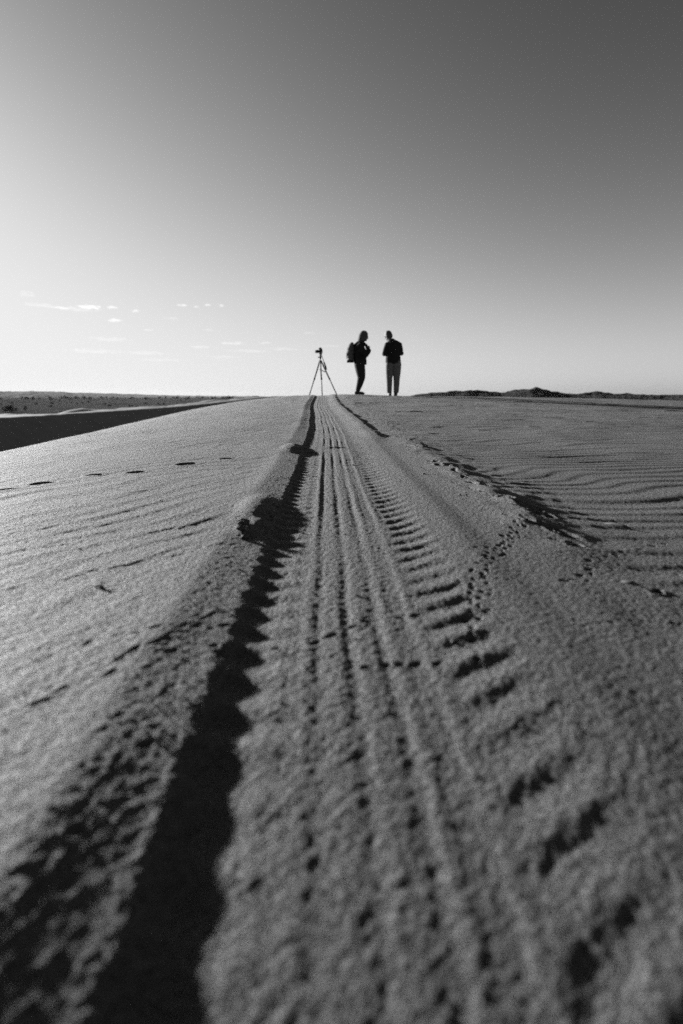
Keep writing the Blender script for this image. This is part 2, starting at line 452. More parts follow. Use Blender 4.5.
sun_d = bpy.data.lights.new('sun', 'SUN'); sun_d.energy = 5.0; sun_d.angle = R(1.6); sun_d.color = (1, 1, 1)
sun = link(bpy.data.objects.new('sun', sun_d))
sv = Vector((math.sin(SUN_AZ) * math.cos(SUN_EL), math.cos(SUN_AZ) * math.cos(SUN_EL), math.sin(SUN_EL)))
sun.rotation_euler = sv.to_track_quat('Z', 'Y').to_euler()
sun.location = (-30, 25, 30)

cam_d = bpy.data.cameras.new('view'); cam = link(bpy.data.objects.new('view', cam_d))
cam_d.sensor_fit = 'VERTICAL'; cam_d.sensor_height = 36; cam_d.lens = 18
EYE = .45 * SC
cam.location = (-.07 * SC, 0, EYE)
cam.rotation_euler = (R(90 - 12.77), 0, R(-1.8))
cam_d.clip_start = .02; cam_d.clip_end = 60000
cam_d.dof.use_dof = True; cam_d.dof.focus_distance = 2.4; cam_d.dof.aperture_fstop = 2.4
scene.camera = cam

scene.view_settings.view_transform = 'Standard'; scene.view_settings.look = 'None'
scene.view_settings.gamma = 1; scene.view_settings.exposure = EXPOSURE
scene.render.engine = 'CYCLES'
scene.cycles.use_denoising = False
scene.cycles.sample_clamp_direct = .6; scene.cycles.sample_clamp_indirect = .3
scene.cycles.max_bounces = 6; scene.cycles.diffuse_bounces = 3

# ------------------------------------------------------------------ ground
def axis(breaks):
    """graded coordinates: list of (start, end, step_at_start, step_at_end)"""
    out = []
    for (a, b, s0, s1) in breaks:
        p = a
        while p < b - 1e-9:
            out.append(p)
            t = (p - a) / (b - a)
            p += s0 * (s1 / s0) ** t
    out.append(breaks[-1][1])
    return np.array(out)

xs = axis([(-52, -9, 1.2, .22), (-9, -2, .22, .022), (-2, -.75, .022, .0055), (-.75, .85, .0042, .0042), (.85, 2.4, .0055, .026), (2.4, 10, .026, .2), (10, 52, .2, 1.4)]) * SC
ys = axis([(-34, -3, 1.5, .2), (-3, -.3, .2, .006), (-.3, 1.0, .0036, .0058), (1.0, 2.2, .0058, .013), (2.2, 4.6, .013, .034), (4.6, 12, .038, .065), (12, 23, .05, .06), (23, 52, .08, 1.0)]) * SC
GX, GY = np.meshgrid(xs, ys)
dune = grid_mesh('sand_dune', GX, GY, H(GX, GY), M_SAND)
tag(dune, kind='structure')

# the scrub plain far below the dune
PLAIN = -8.0
def plain_h(x, y):
    d = np.hypot(x, y)
    return PLAIN + .8 * fbm(x / 90., y / 90., 3, 61) * sstep(60, 160, d) * (1 - sstep(3000, 6000, d))
a_ = np.linspace(-np.pi, np.pi, 361); r_ = np.concatenate([[0], np.geomspace(4, 7000, 180)])
AA, RR = np.meshgrid(a_, r_)
PX, PY = RR * np.sin(AA), RR * np.cos(AA)

def plain_material():
    m, nt, b = new_mat('scrub_plain')
    tc = N(nt, 'ShaderNodeTexCoord')
    mp = N(nt, 'ShaderNodeMapping'); nt.links.new(tc.outputs['Object'], mp.inputs['Vector'])
    n1 = N(nt, 'ShaderNodeTexNoise', Scale=.012, Detail=6, Roughness=.65); n2 = N(nt, 'ShaderNodeTexNoise', Scale=.16, Detail=4, Roughness=.7)
    for n in (n1, n2): nt.links.new(mp.outputs[0], n.inputs['Vector'])
    mx = N(nt, 'ShaderNodeMath', operation='ADD'); nt.links.new(n1.outputs['Fac'], mx.inputs[0]); nt.links.new(n2.outputs['Fac'], mx.inputs[1])
    r = N(nt, 'ShaderNodeMapRange'); r.inputs['From Min'].default_value = .75; r.inputs['From Max'].default_value = 1.2
    r.inputs['To Min'].default_value = .15; r.inputs['To Max'].default_value = .055
    nt.links.new(mx.outputs[0], r.inputs['Value']); nt.links.new(r.outputs['Result'], b.inputs['Base Color'])
    b.inputs['Roughness'].default_value = 1; b.inputs['Specular IOR Level'].default_value = .05
    return m
plain = grid_mesh('plain', PX, PY, plain_h(PX, PY), matte(plain_material()))
tag(plain, kind='structure')

# a neighbouring dune whose lee face lies in shade
def crest_pt(az, elv, d): return (math.sin(R(az)) * d, math.cos(R(az)) * d, EYE + math.tan(R(elv)) * d)
CR = [crest_pt(-52, -2.3, 36), crest_pt(-40, -2.15, 40), crest_pt(-31.5, -2.0, 46), crest_pt(-26.5, -1.70, 53), crest_pt(-20.9, -1.39, 64), crest_pt(-16.2, -1.12, 78), crest_pt(-12, -.73, 95), crest_pt(-6.8, -.13, 120), crest_pt(-3.8, .02, 150), crest_pt(0, -.5, 175)]
CRa = np.array(CR)
cl = np.concatenate([[0], np.cumsum(np.hypot(*np.diff(CRa[:, :2], axis=0).T))])
sv_ = np.linspace(-14, cl[-1] + 30, 260)
def crv(k): 
    base = np.interp(sv_, cl, CRa[:, k])
    ker = np.exp(-.5 * (np.arange(-18, 19) / 7.) ** 2); ker /= ker.sum()
    ext = np.concatenate([base[0] + (base[0] - base[1:19][::-1]) , base, base[-1] + (base[-1] - base[-19:-1][::-1])])
    return np.convolve(ext, ker, 'valid')
# extend the ends along their own direction
def ext_poly():
    P = CRa.copy()
    a = P[0] + (P[0] - P[1]) / np.hypot(*(P[0] - P[1])[:2]) * 20; a[2] = P[0][2] - 1.2
    b = P[-1] + (P[-1] - P[-2]) / np.hypot(*(P[-1] - P[-2])[:2]) * 40; b[2] = P[-1][2] - 8
    return np.vstack([a, P, b])
CRa = ext_poly(); cl = np.concatenate([[0], np.cumsum(np.hypot(*np.diff(CRa[:, :2], axis=0).T))]); sv_ = np.linspace(0, cl[-1], 280)
cx, cy, cz = crv(0), crv(1), crv(2)
tx, ty = np.gradient(cx), np.gradient(cy); tl = np.hypot(tx, ty); tx /= tl; ty /= tl
nxr, nyr = ty, -tx                               # points to the shaded side
tt = np.concatenate([-np.geomspace(70, .15, 60), np.linspace(0, 3, 26), np.linspace(3.3, 22, 40)])
T2, S2 = np.meshgrid(tt, sv_)
prof = np.where(T2 < 0, T2 * np.tan(R(1.0)) - np.tan(R(6.5)) * np.maximum(-T2 - 2.5, 0), -np.tan(R(31)) * (np.sqrt(T2 ** 2 + .5) - .707))
FX = cx[:, None] + nxr[:, None] * T2; FY = cy[:, None] + nyr[:, None] * T2
FZ = cz[:, None] + prof + .6 * fbm(FX / 7., FY / 7., 3, 71) * sstep(1, 6, np.abs(T2)) + .03 * fbm(FX / .8, FY / .8, 2, 73)
far_dune = grid_mesh('far_dune', FX, FY, np.maximum(FZ, PLAIN - 1.5), M_FARSAND)
tag(far_dune, kind='structure')

# ridges on the skyline
def ridge(name, pts, d, depth, mat, rough, nseg=900, seed=81, bumps=(30., 8.)):
    """pts: (azimuth deg, top elevation deg) as seen from the dune; built at real distance d"""
    az = np.linspace(pts[0][0], pts[-1][0], nseg)
    top = np.interp(az, [p[0] for p in pts], [p[1] for p in pts])
    k = np.exp(-.5 * (np.arange(-8, 9) / 3.) ** 2); k /= k.sum()
    top = np.convolve(np.pad(top, 8, mode='edge'), k, 'valid')
    v = np.linspace(-1, 1, 33)
    A, V = np.meshgrid(np.radians(az), v)
    D = d + V * depth
    X = np.sin(A) * D; Y = np.cos(A) * D
    hh = (EYE + np.tan(np.radians(top)) * d) - PLAIN
    body = (1 - np.abs(V) ** 1.6) ** 1.0
    hgt = hh[None, :] * body * (1 + .10 * fbm(X / (depth * .25), Y / (depth * .25), 3, seed))
    Z = PLAIN - .5 + hgt + rough * np.maximum(fbm(X / bumps[1], Y / bumps[1], 3, seed + 2), -.2) * sstep(0.02, .3, body)
    return tag(grid_mesh(name, X, Y, Z, mat), kind='structure')

M_SCRUB = matte(grey_noise_mat('scrub_hill', .02, .05, .25))
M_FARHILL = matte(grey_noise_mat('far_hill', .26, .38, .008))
# (pixel measured) azimuth / elevation of the two skylines
ridge('hills', [(7.5, -.3), (9.6, .1), (10.9, .33), (13.3, .47), (15.6, .60), (17.8, .42), (19.1, .40), (20.6, .68), (21.8, .85), (22.9, .62), (24.7, .34), (26.0, .26), (27.8, .40), (29, .3), (31.2, .2), (34, .12), (38, 0), (44, -.4)], 560, 60, M_SCRUB, .45, seed=83, bumps=(30., 7.))
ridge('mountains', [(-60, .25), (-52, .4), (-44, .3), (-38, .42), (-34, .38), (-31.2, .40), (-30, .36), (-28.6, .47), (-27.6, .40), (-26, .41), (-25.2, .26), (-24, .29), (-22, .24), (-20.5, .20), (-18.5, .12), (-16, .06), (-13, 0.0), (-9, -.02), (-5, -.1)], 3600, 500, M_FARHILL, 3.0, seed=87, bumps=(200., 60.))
# ------------------------------------------------------------------ people
M_BLACK = grey_noise_mat('black_cloth', .010, .020, 60, rough=.95, bump=.004, bscale=25, spec=.15)
M_TROUSER = grey_noise_mat('charcoal_cloth', .085, .14, 30, rough=.95, bump=.004, bscale=22, spec=.15)
M_DENIM = grey_noise_mat('dark_denim', .014, .028, 60, rough=.95, bump=.003, bscale=30, spec=.15)
M_SKIN = grey_noise_mat('skin', .08, .12, 40, rough=.7, spec=.2)
M_HAIRL = grey_noise_mat('hair_light', .04, .085, 45, rough=.9, bump=.01, bscale=60, spec=.1)
M_HAIRD = grey_noise_mat('hair_dark', .018, .04, 70, rough=.7, bump=.006, bscale=90, spec=.4)
M_BAG = grey_noise_mat('bag_cloth', .06, .10, 40, rough=.9, bump=.003, bscale=60, spec=.2)
M_SHOE = grey_noise_mat('shoe', .015, .03, 40, rough=.7, spec=.3)
M_METAL = grey_noise_mat('dark_metal', .02, .035, 30, rough=.75, spec=.15)
M_ALU = grey_noise_mat('grey_metal', .07, .11, 30, rough=.75, spec=.15)
M_RUBBER = grey_noise_mat('rubber', .012, .02, 30, rough=.8)
M_GLASS = grey_noise_mat('lens_glass', .004, .006, 5, rough=.05, spec=.8)
M_EYE = grey_noise_mat('eye', .05, .3, 60, rough=.1, spec=.6)

def hand(bm, wrist, d, palm_n, side):
    """palm with four unequal curled fingers and a thumb leaving its side; d = pointing direction, palm_n = side the palm faces"""
    w = Vector(wrist); d = Vector(d).normalized(); n = Vector(palm_n).normalized()
    s = d.cross(n).normalized() * side
    m = Matrix((s, d, n)).transposed().to_4x4()
    ellipsoid(bm, w + d * .05, (.040, .052, .017), m)
    for k, L in enumerate((.068, .078, .073, .056)):
        b = w + d * .088 + s * (.030 - .020 * k)
        tube(bm, [b - d * .02, b, b + d * L * .5 + n * .010, b + d * L * .78 + n * .032, b + d * L * .80 + n * .052], [.010, .010, .009, .008, .006], 8)
    b = w + d * .03 + s * .035
    tube(bm, [b - s * .012, b + s * .022 + d * .02 + n * .008, b + s * .03 + d * .055 + n * .022], [.013, .011, .008], 8)

def head(bm, c, yaw, pitch, s=1.0):
    """skull, jaw, nose, brow and ears; local +Y is where the face looks"""
    m = Matrix.Translation(Vector(c)) @ Matrix.Rotation(yaw, 4, 'Z') @ Matrix.Rotation(pitch, 4, 'X')
    def e(p, r):
        ellipsoid(bm, m @ Vector(p), tuple(q * s for q in r), m.to_3x3().to_4x4())
    e((0, -.012, .025), (.076, .096, .095))
    e((0, .030, -.055), (.054, .058, .062))
    e((0, .072, -.092), (.022, .018, .018))
    e((0, .084, .022), (.046, .014, .014))
    tube(bm, [m @ Vector((0, .085, .012)), m @ Vector((0, .108, -.028)), m @ Vector((0, .088, -.036))], [.009, .013, .008], 8)
    e((0, .080, -.062), (.024, .014, .009))
    for q in (-1, 1): e((q * .076, -.008, -.012), (.010, .020, .032))
    return m

def eyes(m, parent):
    for q in (-1, 1):
        bm = bmesh.new(); ellipsoid(bm, m @ Vector((q * .032, .074, .004)), (.013, .011, .010), m.to_3x3().to_4x4(), 10, 8)
        mesh_obj('eye', bm, M_EYE, parent)

def shoe(bm, ankle_x, ankle_y, d, L=.25, z=0.0):
    """d: unit heading in plan"""
    dx, dy = d
    def P(f, h, s=0): return (ankle_x + dx * f - dy * s, ankle_y + dy * f + dx * s, z + h)
    rot = Matrix.Rotation(math.atan2(dy, dx), 4, 'Z')
    ellipsoid(bm, P(-.02, .050), (.065, .044, .052), rot)
    ellipsoid(bm, P(.075, .040), (.10, .048, .042), rot)
    ellipsoid(bm, P(.135, .030), (.055, .046, .030), rot)
    tube(bm, [P(0, .05), P(-.005, .125)], [.052, .050], 14)
    box(bm, P(.052, .012), (.25, .086, .022), rot, .008)

# --- person with backpack, seen in profile, facing +X (towards the other)
PX1 = .865
p1 = empty('person', (PX1, CREST, hz(PX1, CREST) - .004))
p1.scale = (1.05, 1.05, .975)
tag(p1, 'person in dark jacket and slim trousers seen side on, wearing a backpack, hands at chest', 'person')
bm = bmesh.new()
hm1 = head(bm, (.128, .0, 1.535), R(-82), R(-14), 1.04)
tube(bm, [(.035, 0, 1.26), (.06, 0, 1.36), (.10, 0, 1.46)], [.075, .060, .058], 14)
for x, z, rx, ry in [(.00, 1.22, .11, .17), (.01, 1.10, .115, .155), (.02, .97, .11, .14), (.02, .85, .115, .155)]: ellipsoid(bm, (x, 0, z), (rx, ry, .11))
for q in (-1, 1):
    y = q * .175
    sh, el, wr = Vector((.00, y, 1.27)), Vector((.155, q * .21, 1.05)), Vector((.25, q * .075, 1.19))
    tube(bm, [(0, q * .06, 1.28), sh, sh.lerp(el, .5), el, el.lerp(wr, .3), wr], [.06, .058, .050, .042, .044, .030], 12)
    hand(bm, wr, (.12, -q * .75, .45), (-.8, -q * .2, .2), q)
    hx = .03 + .012 * q
    tube(bm, [(.02, q * .085, .88), (hx, q * .088, .78), (hx + .035, q * .09, .60), (.072 + .02 * q, q * .09, .45), (.035 + .012 * q, q * .088, .30), (-.03 + .005 * q, q * .085, .10), (-.03 + .005 * q, q * .085, .04)], [.10, .092, .078, .056, .058, .038, .036], 14)
    tube(bm, [(-.05, q * .085, .035), (.02, q * .087, .04), (.10, q * .09, .03)], [.034, .036, .026], 10)
fuse('body', bm, M_SKIN, p1, voxel=.008, smooth=3)
eyes(hm1, p1)
bm = bmesh.new()
for x, z, rx, ry, rz in [(-.01, 1.23, .150, .205, .11), (.012, 1.12, .172, .195, .13), (.022, 1.0, .172, .185, .13), (.032, .90, .165, .185, .11)]: ellipsoid(bm, (x, 0, z), (rx, ry, rz))
tube(bm, [(.035, 0, .95), (.036, 0, .88), (.036, 0, .795)], [.150, .158, .162], 24)
tube(bm, [(.03, 0, 1.24), (.055, 0, 1.33), (.085, 0, 1.40)], [.12, .085, .080], 16)
for q in (-1, 1):
    y = q * .18
    sh, el, wr = Vector((.0, y, 1.265)), Vector((.16, q * .225, 1.04)), Vector((.243, q * .085, 1.18))
    tube(bm, [(0, q * .05, 1.28), sh, sh.lerp(el, .5), el, el.lerp(wr, .4), wr], [.088, .090, .082, .076, .074, .062], 14)
    ellipsoid(bm, el, (.066, .066, .066))
fuse('jacket', bm, M_BLACK, p1, voxel=.011, smooth=5)
bm = bmesh.new()
for q in (-1, 1):
    hx = .03 + .012 * q
    tube(bm, [(.02, q * .07, .90), (hx - .015, q * .088, .78), (hx + .015, q * .09, .60), (.062 + .02 * q, q * .09, .45), (.028 + .012 * q, q * .088, .30), (-.028 + .005 * q, q * .085, .105)], [.132, .132, .118, .088, .078, .060], 16)
fuse('trousers', bm, M_DENIM, p1, voxel=.010, smooth=4)
for q in (-1, 1):
    bm = bmesh.new(); shoe(bm, -.035 + .005 * q, q * .085, (.996, .08 * q))
    fuse('shoe', bm, M_SHOE, p1, voxel=.008, smooth=3)
bm = bmesh.new()
rot = hm1.to_3x3().to_4x4()
ellipsoid(bm, hm1 @ Vector((0, -.024, .042)), (.096, .108, .108), rot)
ellipsoid(bm, hm1 @ Vector((0, -.072, -.02)), (.098, .075, .120), rot)
ellipsoid(bm, hm1 @ Vector((0, -.088, -.105)), (.090, .058, .085), rot)
for q in (-1, 1):
    ellipsoid(bm, hm1 @ Vector((q * .078, .000, -.03)), (.026, .060, .110), rot)
    for k in range(5):
        a = hm1 @ Vector((q * (.06 + .012 * k), -.10 + .028 * k, -.02)); b = hm1 @ Vector((q * (.07 + .01 * k), -.118 + .030 * k, -.165 + .012 * (k % 3)))
        tube(bm, [a, a.lerp(b, .5), b], [.024, .022, .007], 8)
fuse('hair', bm, M_HAIRL, p1, voxel=.009, smooth=2)

# backpack hanging on that person's shoulders
bk = empty('backpack', (PX1 - .235, CREST, hz(PX1, CREST) + .84))
bk.scale = (1.16, 1.1, .99)
tag(bk, 'grey rounded backpack with a dark base on the back of the standing hiker', 'backpack')
bm = bmesh.new()
for z, rx, ry, x in [(.06, .085, .15, .0), (.14, .098, .155, -.004), (.24, .102, .158, -.006), (.33, .095, .150, .002), (.40, .078, .130, .016), (.44, .055, .10, .03)]: ellipsoid(bm, (x, 0, z), (rx, ry, .075))
fuse('bag', bm, M_BAG, bk, voxel=.011, smooth=4)
bm = bmesh.new(); box(bm, (.004, 0, .020), (.175, .29, .055), None, .024); mesh_obj('base_panel', bm, M_RUBBER, bk)
bm = bmesh.new(); ellipsoid(bm, (-.062, 0, .19), (.048, .115, .125)); mesh_obj('front_pocket', bm, M_BAG, bk)
bm = bmesh.new(); tube(bm, [(.065, -.03, .455), (.060, -.02, .50), (.060, .02, .50), (.065, .03, .455)], .009, 8); mesh_obj('carry_handle', bm, M_RUBBER, bk)
for q in (-1, 1):
    bm = bmesh.new()
    pts = [(.07, q * .10, .42), (.16, q * .11, .505), (.27, q * .115, .515), (.365, q * .125, .43), (.405, q * .13, .30), (.36, q * .16, .17), (.22, q * .20, .09), (.08, q * .13, .06)]
    tube(bm, pts, [.016, .020, .022, .022, .018, .012, .010, .010], 8)
    mesh_obj('shoulder_strap', bm, M_RUBBER, bk)

# --- second person, back turned, head bowed to the side
PX2 = 1.79
p2 = empty('person', (PX2, CREST + .05, hz(PX2, CREST + .05) - .004))
p2.scale = (1.05, 1.0, 1.0)
tag(p2, 'person with back turned in dark jumper and grey cropped trousers, head bowed', 'person')
bm = bmesh.new()
hm2 = head(bm, (-.140, .055, 1.565), R(48), R(-26), 1.0)
tube(bm, [(-.04, .0, 1.36), (-.075, .015, 1.43), (-.115, .035, 1.50)], [.075, .062, .058], 14)
for x, y, z, rx, ry in [(-.01, 0, 1.33, .17, .10), (-.008, 0, 1.20, .155, .105), (-.005, 0, 1.05, .145, .10), (-.003, 0, .93, .155, .11)]: ellipsoid(bm, (x, y, z), (rx, ry, .11))
for q, el, wr in [(-1, Vector((-.242, .03, 1.10)), Vector((-.135, .235, 1.115))), (1, Vector((.215, .02, 1.115)), Vector((-.02, .25, 1.125)))]:
    sh = Vector((-.01 + q * .160, 0, 1.33))
    tube(bm, [(-.01 + q * .05, 0, 1.375), sh, sh.lerp(el, .5), el, el.lerp(wr, .3), wr], [.06, .058, .050, .042, .044, .030], 12)
    hand(bm, wr, (-q * .35, .55, .35), (-q * .8, -.2, .5), -q)
    tube(bm, [(q * .075, 0, .95), (q * .095 + .002, 0, .80), (q * .092, .01, .50), (q * .088, .0, .45), (q * .085, -.015, .32), (q * .078, 0, .10), (q * .076, 0, .04)], [.105, .096, .064, .058, .056, .036, .036], 14)
    tube(bm, [(q * .076, -.03, .032), (q * .08, .06, .040), (q * .085, .15, .028)], [.032, .036, .026], 10)
fuse('body', bm, M_SKIN, p2, voxel=.008, smooth=3)
eyes(hm2, p2)
bm = bmesh.new()
for x, z, rx, ry, rz in [(-.015, 1.32, .180, .125, .11), (-.012, 1.22, .186, .138, .13), (-.010, 1.09, .190, .140, .13), (-.008, .97, .196, .142, .13), (-.006, .90, .198, .142, .10)]: ellipsoid(bm, (x, 0, z), (rx, ry, rz))
for k in range(9):
    z = .865 + .020 * k
    m = Matrix.Diagonal((.190 - .0012 * k, .142, .02, 1))
    ellipsoid(bm, (-.006, 0, z), (.199 - .0006 * k, .145, .024), None, 28, 8)
tube(bm, [(-.02, .0, 1.33), (-.055, .01, 1.41), (-.085, .02, 1.462)], [.155, .110, .078], 16)
for q, el, wr in [(-1, Vector((-.232, .03, 1.10)), Vector((-.140, .215, 1.115))), (1, Vector((.205, .02, 1.115)), Vector((0, .235, 1.125)))]:
    sh = Vector((-.01 + q * .155, 0, 1.325))
    tube(bm, [(-.01 + q * .04, 0, 1.38), sh, sh.lerp(el, .5), el, el.lerp(wr, .4), wr], [.082, .080, .068, .060, .058, .046], 14)
    ellipsoid(bm, el, (.06, .06, .062))
fuse('jumper', bm, M_BLACK, p2, voxel=.011, smooth=5)
bm = bmesh.new()
for q in (-1, 1):
    tube(bm, [(q * .070, 0, .92), (q * .092 + .001, 0, .80), (q * .098, .005, .62), (q * .096, .005, .45), (q * .094, -.008, .30), (q * .090, 0, .085)], [.122, .116, .100, .084, .077, .068], 16)
    ellipsoid(bm, (q * .075, -.045, .82), (.095, .085, .10))
fuse('trousers', bm, M_TROUSER, p2, voxel=.010, smooth=4)
for q in (-1, 1):
    bm = bmesh.new(); shoe(bm, q * .078, .0, (.10 * q, .995))
    fuse('shoe', bm, M_SHOE, p2, voxel=.008, smooth=3)
bm = bmesh.new()
rot = hm2.to_3x3().to_4x4()
ellipsoid(bm, hm2 @ Vector((0, -.022, .036)), (.084, .096, .096), rot)
ellipsoid(bm, hm2 @ Vector((0, -.058, -.015)), (.080, .058, .085), rot)
fuse('hair', bm, M_HAIRD, p2, voxel=.008, smooth=2)

# ------------------------------------------------------------------ tripod and camera
TX, TY = -.135, CREST - .05
TZ = hz(TX, TY)
tp = empty('tripod', (TX, TY, TZ))
tag(tp, 'slim photo tripod with spread legs standing in the tyre track on the crest', 'tripod')
apex = Vector((-.03, 0, .885))
for fx, fy, al in [(-.345, .17, 0), (.015, -.42, 1), (.415, .20, 0)]:
    fz = hz(TX + fx, TY + fy) - TZ - .015
    foot = Vector((fx, fy, fz)); a = apex + Vector((fx * .06, fy * .06, -.005))
    mid = a.lerp(foot, .50)
    bm = bmesh.new()
    tube(bm, [a, mid], .019, 12)
    tube(bm, [mid - (foot - a).normalized() * .02, a.lerp(foot, .985)], .0145, 12)
    leg = mesh_obj('leg', bm, M_ALU if al else M_METAL, tp)
    bm = bmesh.new(); dv = (foot - a).normalized()
    tube(bm, [mid - dv * .028, mid + dv * .028], .019, 12)
    box(bm, mid + Vector((.020, 0, 0)), (.012, .016, .04), None, .003)
    mesh_obj('leg_clamp', bm, M_RUBBER, leg)
    bm = bmesh.new(); tube(bm, [a.lerp(foot, .965), foot], [.014, .012], 12); mesh_obj('rubber_foot', bm, M_RUBBER, leg)
bm = bmesh.new()
tube(bm, [apex + Vector((0, 0, -.04)), apex + Vector((0, 0, .03))], [.034, .030], 16)
for k in range(3):
    a = k * 2.094 + .4
    box(bm, apex + Vector((math.cos(a) * .032, math.sin(a) * .032, -.01)), (.03, .03, .045), Matrix.Rotation(a, 4, 'Z'), .006)
mesh_obj('shoulder', bm, M_METAL, tp)
bm = bmesh.new(); tube(bm, [apex + Vector((0, 0, -.26)), apex + Vector((0, 0, .07))], .012, 14); mesh_obj('centre_column', bm, M_METAL, tp)
bm = bmesh.new()
tube(bm, [apex + Vector((0, 0, -.21)), apex + Vector((.05, -.02, -.235)), apex + Vector((.12, -.03, -.275))], [.010, .009, .011], 8)
box(bm, apex + Vector((.005, 0, -.205)), (.05, .04, .035), None, .006)
mesh_obj('crank', bm, M_METAL, tp)
hd = apex + Vector((0, 0, .07))
bm = bmesh.new()
tube(bm, [hd, hd + Vector((0, 0, .06))], [.026, .024], 16)
ellipsoid(bm, hd + Vector((0, 0, .075)), (.027, .027, .027))
tube(bm, [hd + Vector((0, 0, .085)), hd + Vector((0, 0, .112))], .014, 12)
box(bm, hd + Vector((.005, 0, .122)), (.085, .055, .016), None, .004)
tube(bm, [hd + Vector((0, 0, .035)), hd + Vector((-.048, 0, .035))], [.008, .008], 10)
ellipsoid(bm, hd + Vector((-.050, 0, .035)), (.014, .018, .018))
mesh_obj('head', bm, M_METAL, tp)
bm = bmesh.new()
h0 = hd + Vector((.02, -.03, .118)); h1 = h0 + Vector((.14, -.06, -.40))
tube(bm, [h0, h0.lerp(h1, .62)], .0085, 10)
ph = mesh_obj('pan_handle', bm, M_METAL, tp)
bm = bmesh.new(); tube(bm, [h0.lerp(h1, .50), h0.lerp(h1, .62), h0.lerp(h1, .8), h1], [.014, .020, .022, .018], 12); mesh_obj('grip', bm, M_RUBBER, ph)

cb = empty('camera', (TX + apex.x + .005, TY, TZ + apex.z + .202))
cb.scale = (1.12, 1.12, 1.08)
tag(cb, 'small dark camera with its lens pointing sideways on top of the tripod', 'camera')
bm = bmesh.new()
box(bm, (.0, 0, .047), (.058, .135, .092), None, .012)
box(bm, (.012, -.052, .047), (.072, .032, .088), None, .012)
mesh_obj('camera_body', bm, M_RUBBER, cb)
bm = bmesh.new(); tube(bm, [(.030, 0, .092), (.0, 0, .118), (-.022, 0, .116), (-.034, 0, .09)], [.020, .026, .024, .016], 10); mesh_obj('viewfinder', bm, M_RUBBER, cb)
bm = bmesh.new()
tube(bm, [(-.028, 0, .046), (-.050, 0, .046), (-.051, 0, .046), (-.100, 0, .046), (-.101, 0, .046), (-.122, 0, .046)], [.034, .034, .037, .037, .035, .036], 24)
ln = mesh_obj('lens', bm, M_RUBBER, cb)
bm = bmesh.new(); ellipsoid(bm, (-.1215, 0, .046), (.006, .029, .029)); mesh_obj('glass', bm, M_GLASS, ln)
for yy in (-.045, .04):
    bm = bmesh.new(); tube(bm, [(0, yy, .090), (0, yy, .103)], .013, 14); mesh_obj('dial', bm, M_METAL, cb)

# ------------------------------------------------------------------ bushes on the plain
M_LEAF = grey_noise_mat('scrub_leaf', .035, .07, 1.2, rough=.9, spec=.1)
M_WOOD = grey_noise_mat('scrub_wood', .05, .09, 5, rough=.95, spec=.1)

def crown_bm(rx, rz, n, leaf, seed, lobes=7):
    r_ = random.Random(seed); bm = bmesh.new()
    L = [(r_.uniform(-.6, .6) * rx, r_.uniform(-.6, .6) * rx, r_.uniform(.25, .75) * rz, r_.uniform(.35, .6)) for _ in range(lobes)]
    for _ in range(n):
        lx, ly, lz, lr = r_.choice(L)
        v = Vector((r_.gauss(0, 1), r_.gauss(0, 1), r_.gauss(0, 1))).normalized() * (r_.random() ** .4)
        p = Vector((lx + v.x * rx * lr, ly + v.y * rx * lr, max(.02, lz + v.z * rz * lr * .8)))
        a = Vector((r_.gauss(0, 1), r_.gauss(0, 1), r_.gauss(0, 1))).normalized(); b = a.orthogonal().normalized()
        s = leaf * r_.uniform(.6, 1.4)
        bm.faces.new([bm.verts.new(p + a * s), bm.verts.new(p + b * s * .5), bm.verts.new(p - a * s), bm.verts.new(p - b * s * .5)])
    return bm

def make_bush(rx, rz, n, leaf, seed):
    root = empty('bush', (0, 0, 0))
    mesh_obj('crown', crown_bm(rx, rz, n, leaf, seed), M_LEAF, root, smooth=False)
    r_ = random.Random(seed + 5); bm = bmesh.new()
    for k in range(5):
        a = k * 1.256 + r_.uniform(-.3, .3)
        tube(bm, [(0, 0, -.3), (math.cos(a) * rx * .15, math.sin(a) * rx * .15, rz * .25), (math.cos(a) * rx * .45, math.sin(a) * rx * .45, rz * .65)], [.035 * rz, .028 * rz, .010 * rz], 6)
    mesh_obj('trunk', bm, M_WOOD, root)
    return root

def put(o, az, d, s=1.0, rz=0):
    x, y = math.sin(R(az)) * d, math.cos(R(az)) * d
    o.location = (x, y, float(plain_h(np.array(x), np.array(y)))); o.scale = (s, s, s); o.rotation_euler.z = rz

b = make_bush(2.6, 3.6, 2600, .16, 5); put(b, -30.75, 315)
tag(b, 'round black bush standing alone on the pale plain, the largest of them', 'bush')
b = make_bush(2.2, 1.5, 900, .14, 8); put(b, -26.15, 270)
tag(b, 'low flat dark shrub just showing above the brink of the shaded dune', 'bush')
protos = [make_bush(4.2, 5.0, 420, .42, 20 + k) for k in range(3)]
rb = random.Random(5)
first = [True] * 3
GL = 'tiny dark shrub among those scattered over the plain under the hazy skyline'
for k in range(150):
    far_row = k < 85
    d = rb.uniform(1150, 2100) if far_row else rb.choice([rb.uniform(330, 620), rb.uniform(520, 1100)])
    az = rb.uniform(-33, -6) if far_row else rb.uniform(-32.5, -10)
    s = (rb.uniform(.7, 1.6) if far_row else rb.uniform(.22, .5)) 
    i = k % 3
    src = protos[i]
    if first[i]: o = src; first[i] = False
    else:
        o = src.copy(); COL.objects.link(o)
        for ch in src.children:
            c = ch.copy(); COL.objects.link(c); c.parent = o
    put(o, az, d, s, rb.uniform(0, 6.28))
    tag(o, GL, 'bush', 'scattered shrubs on the far plain')

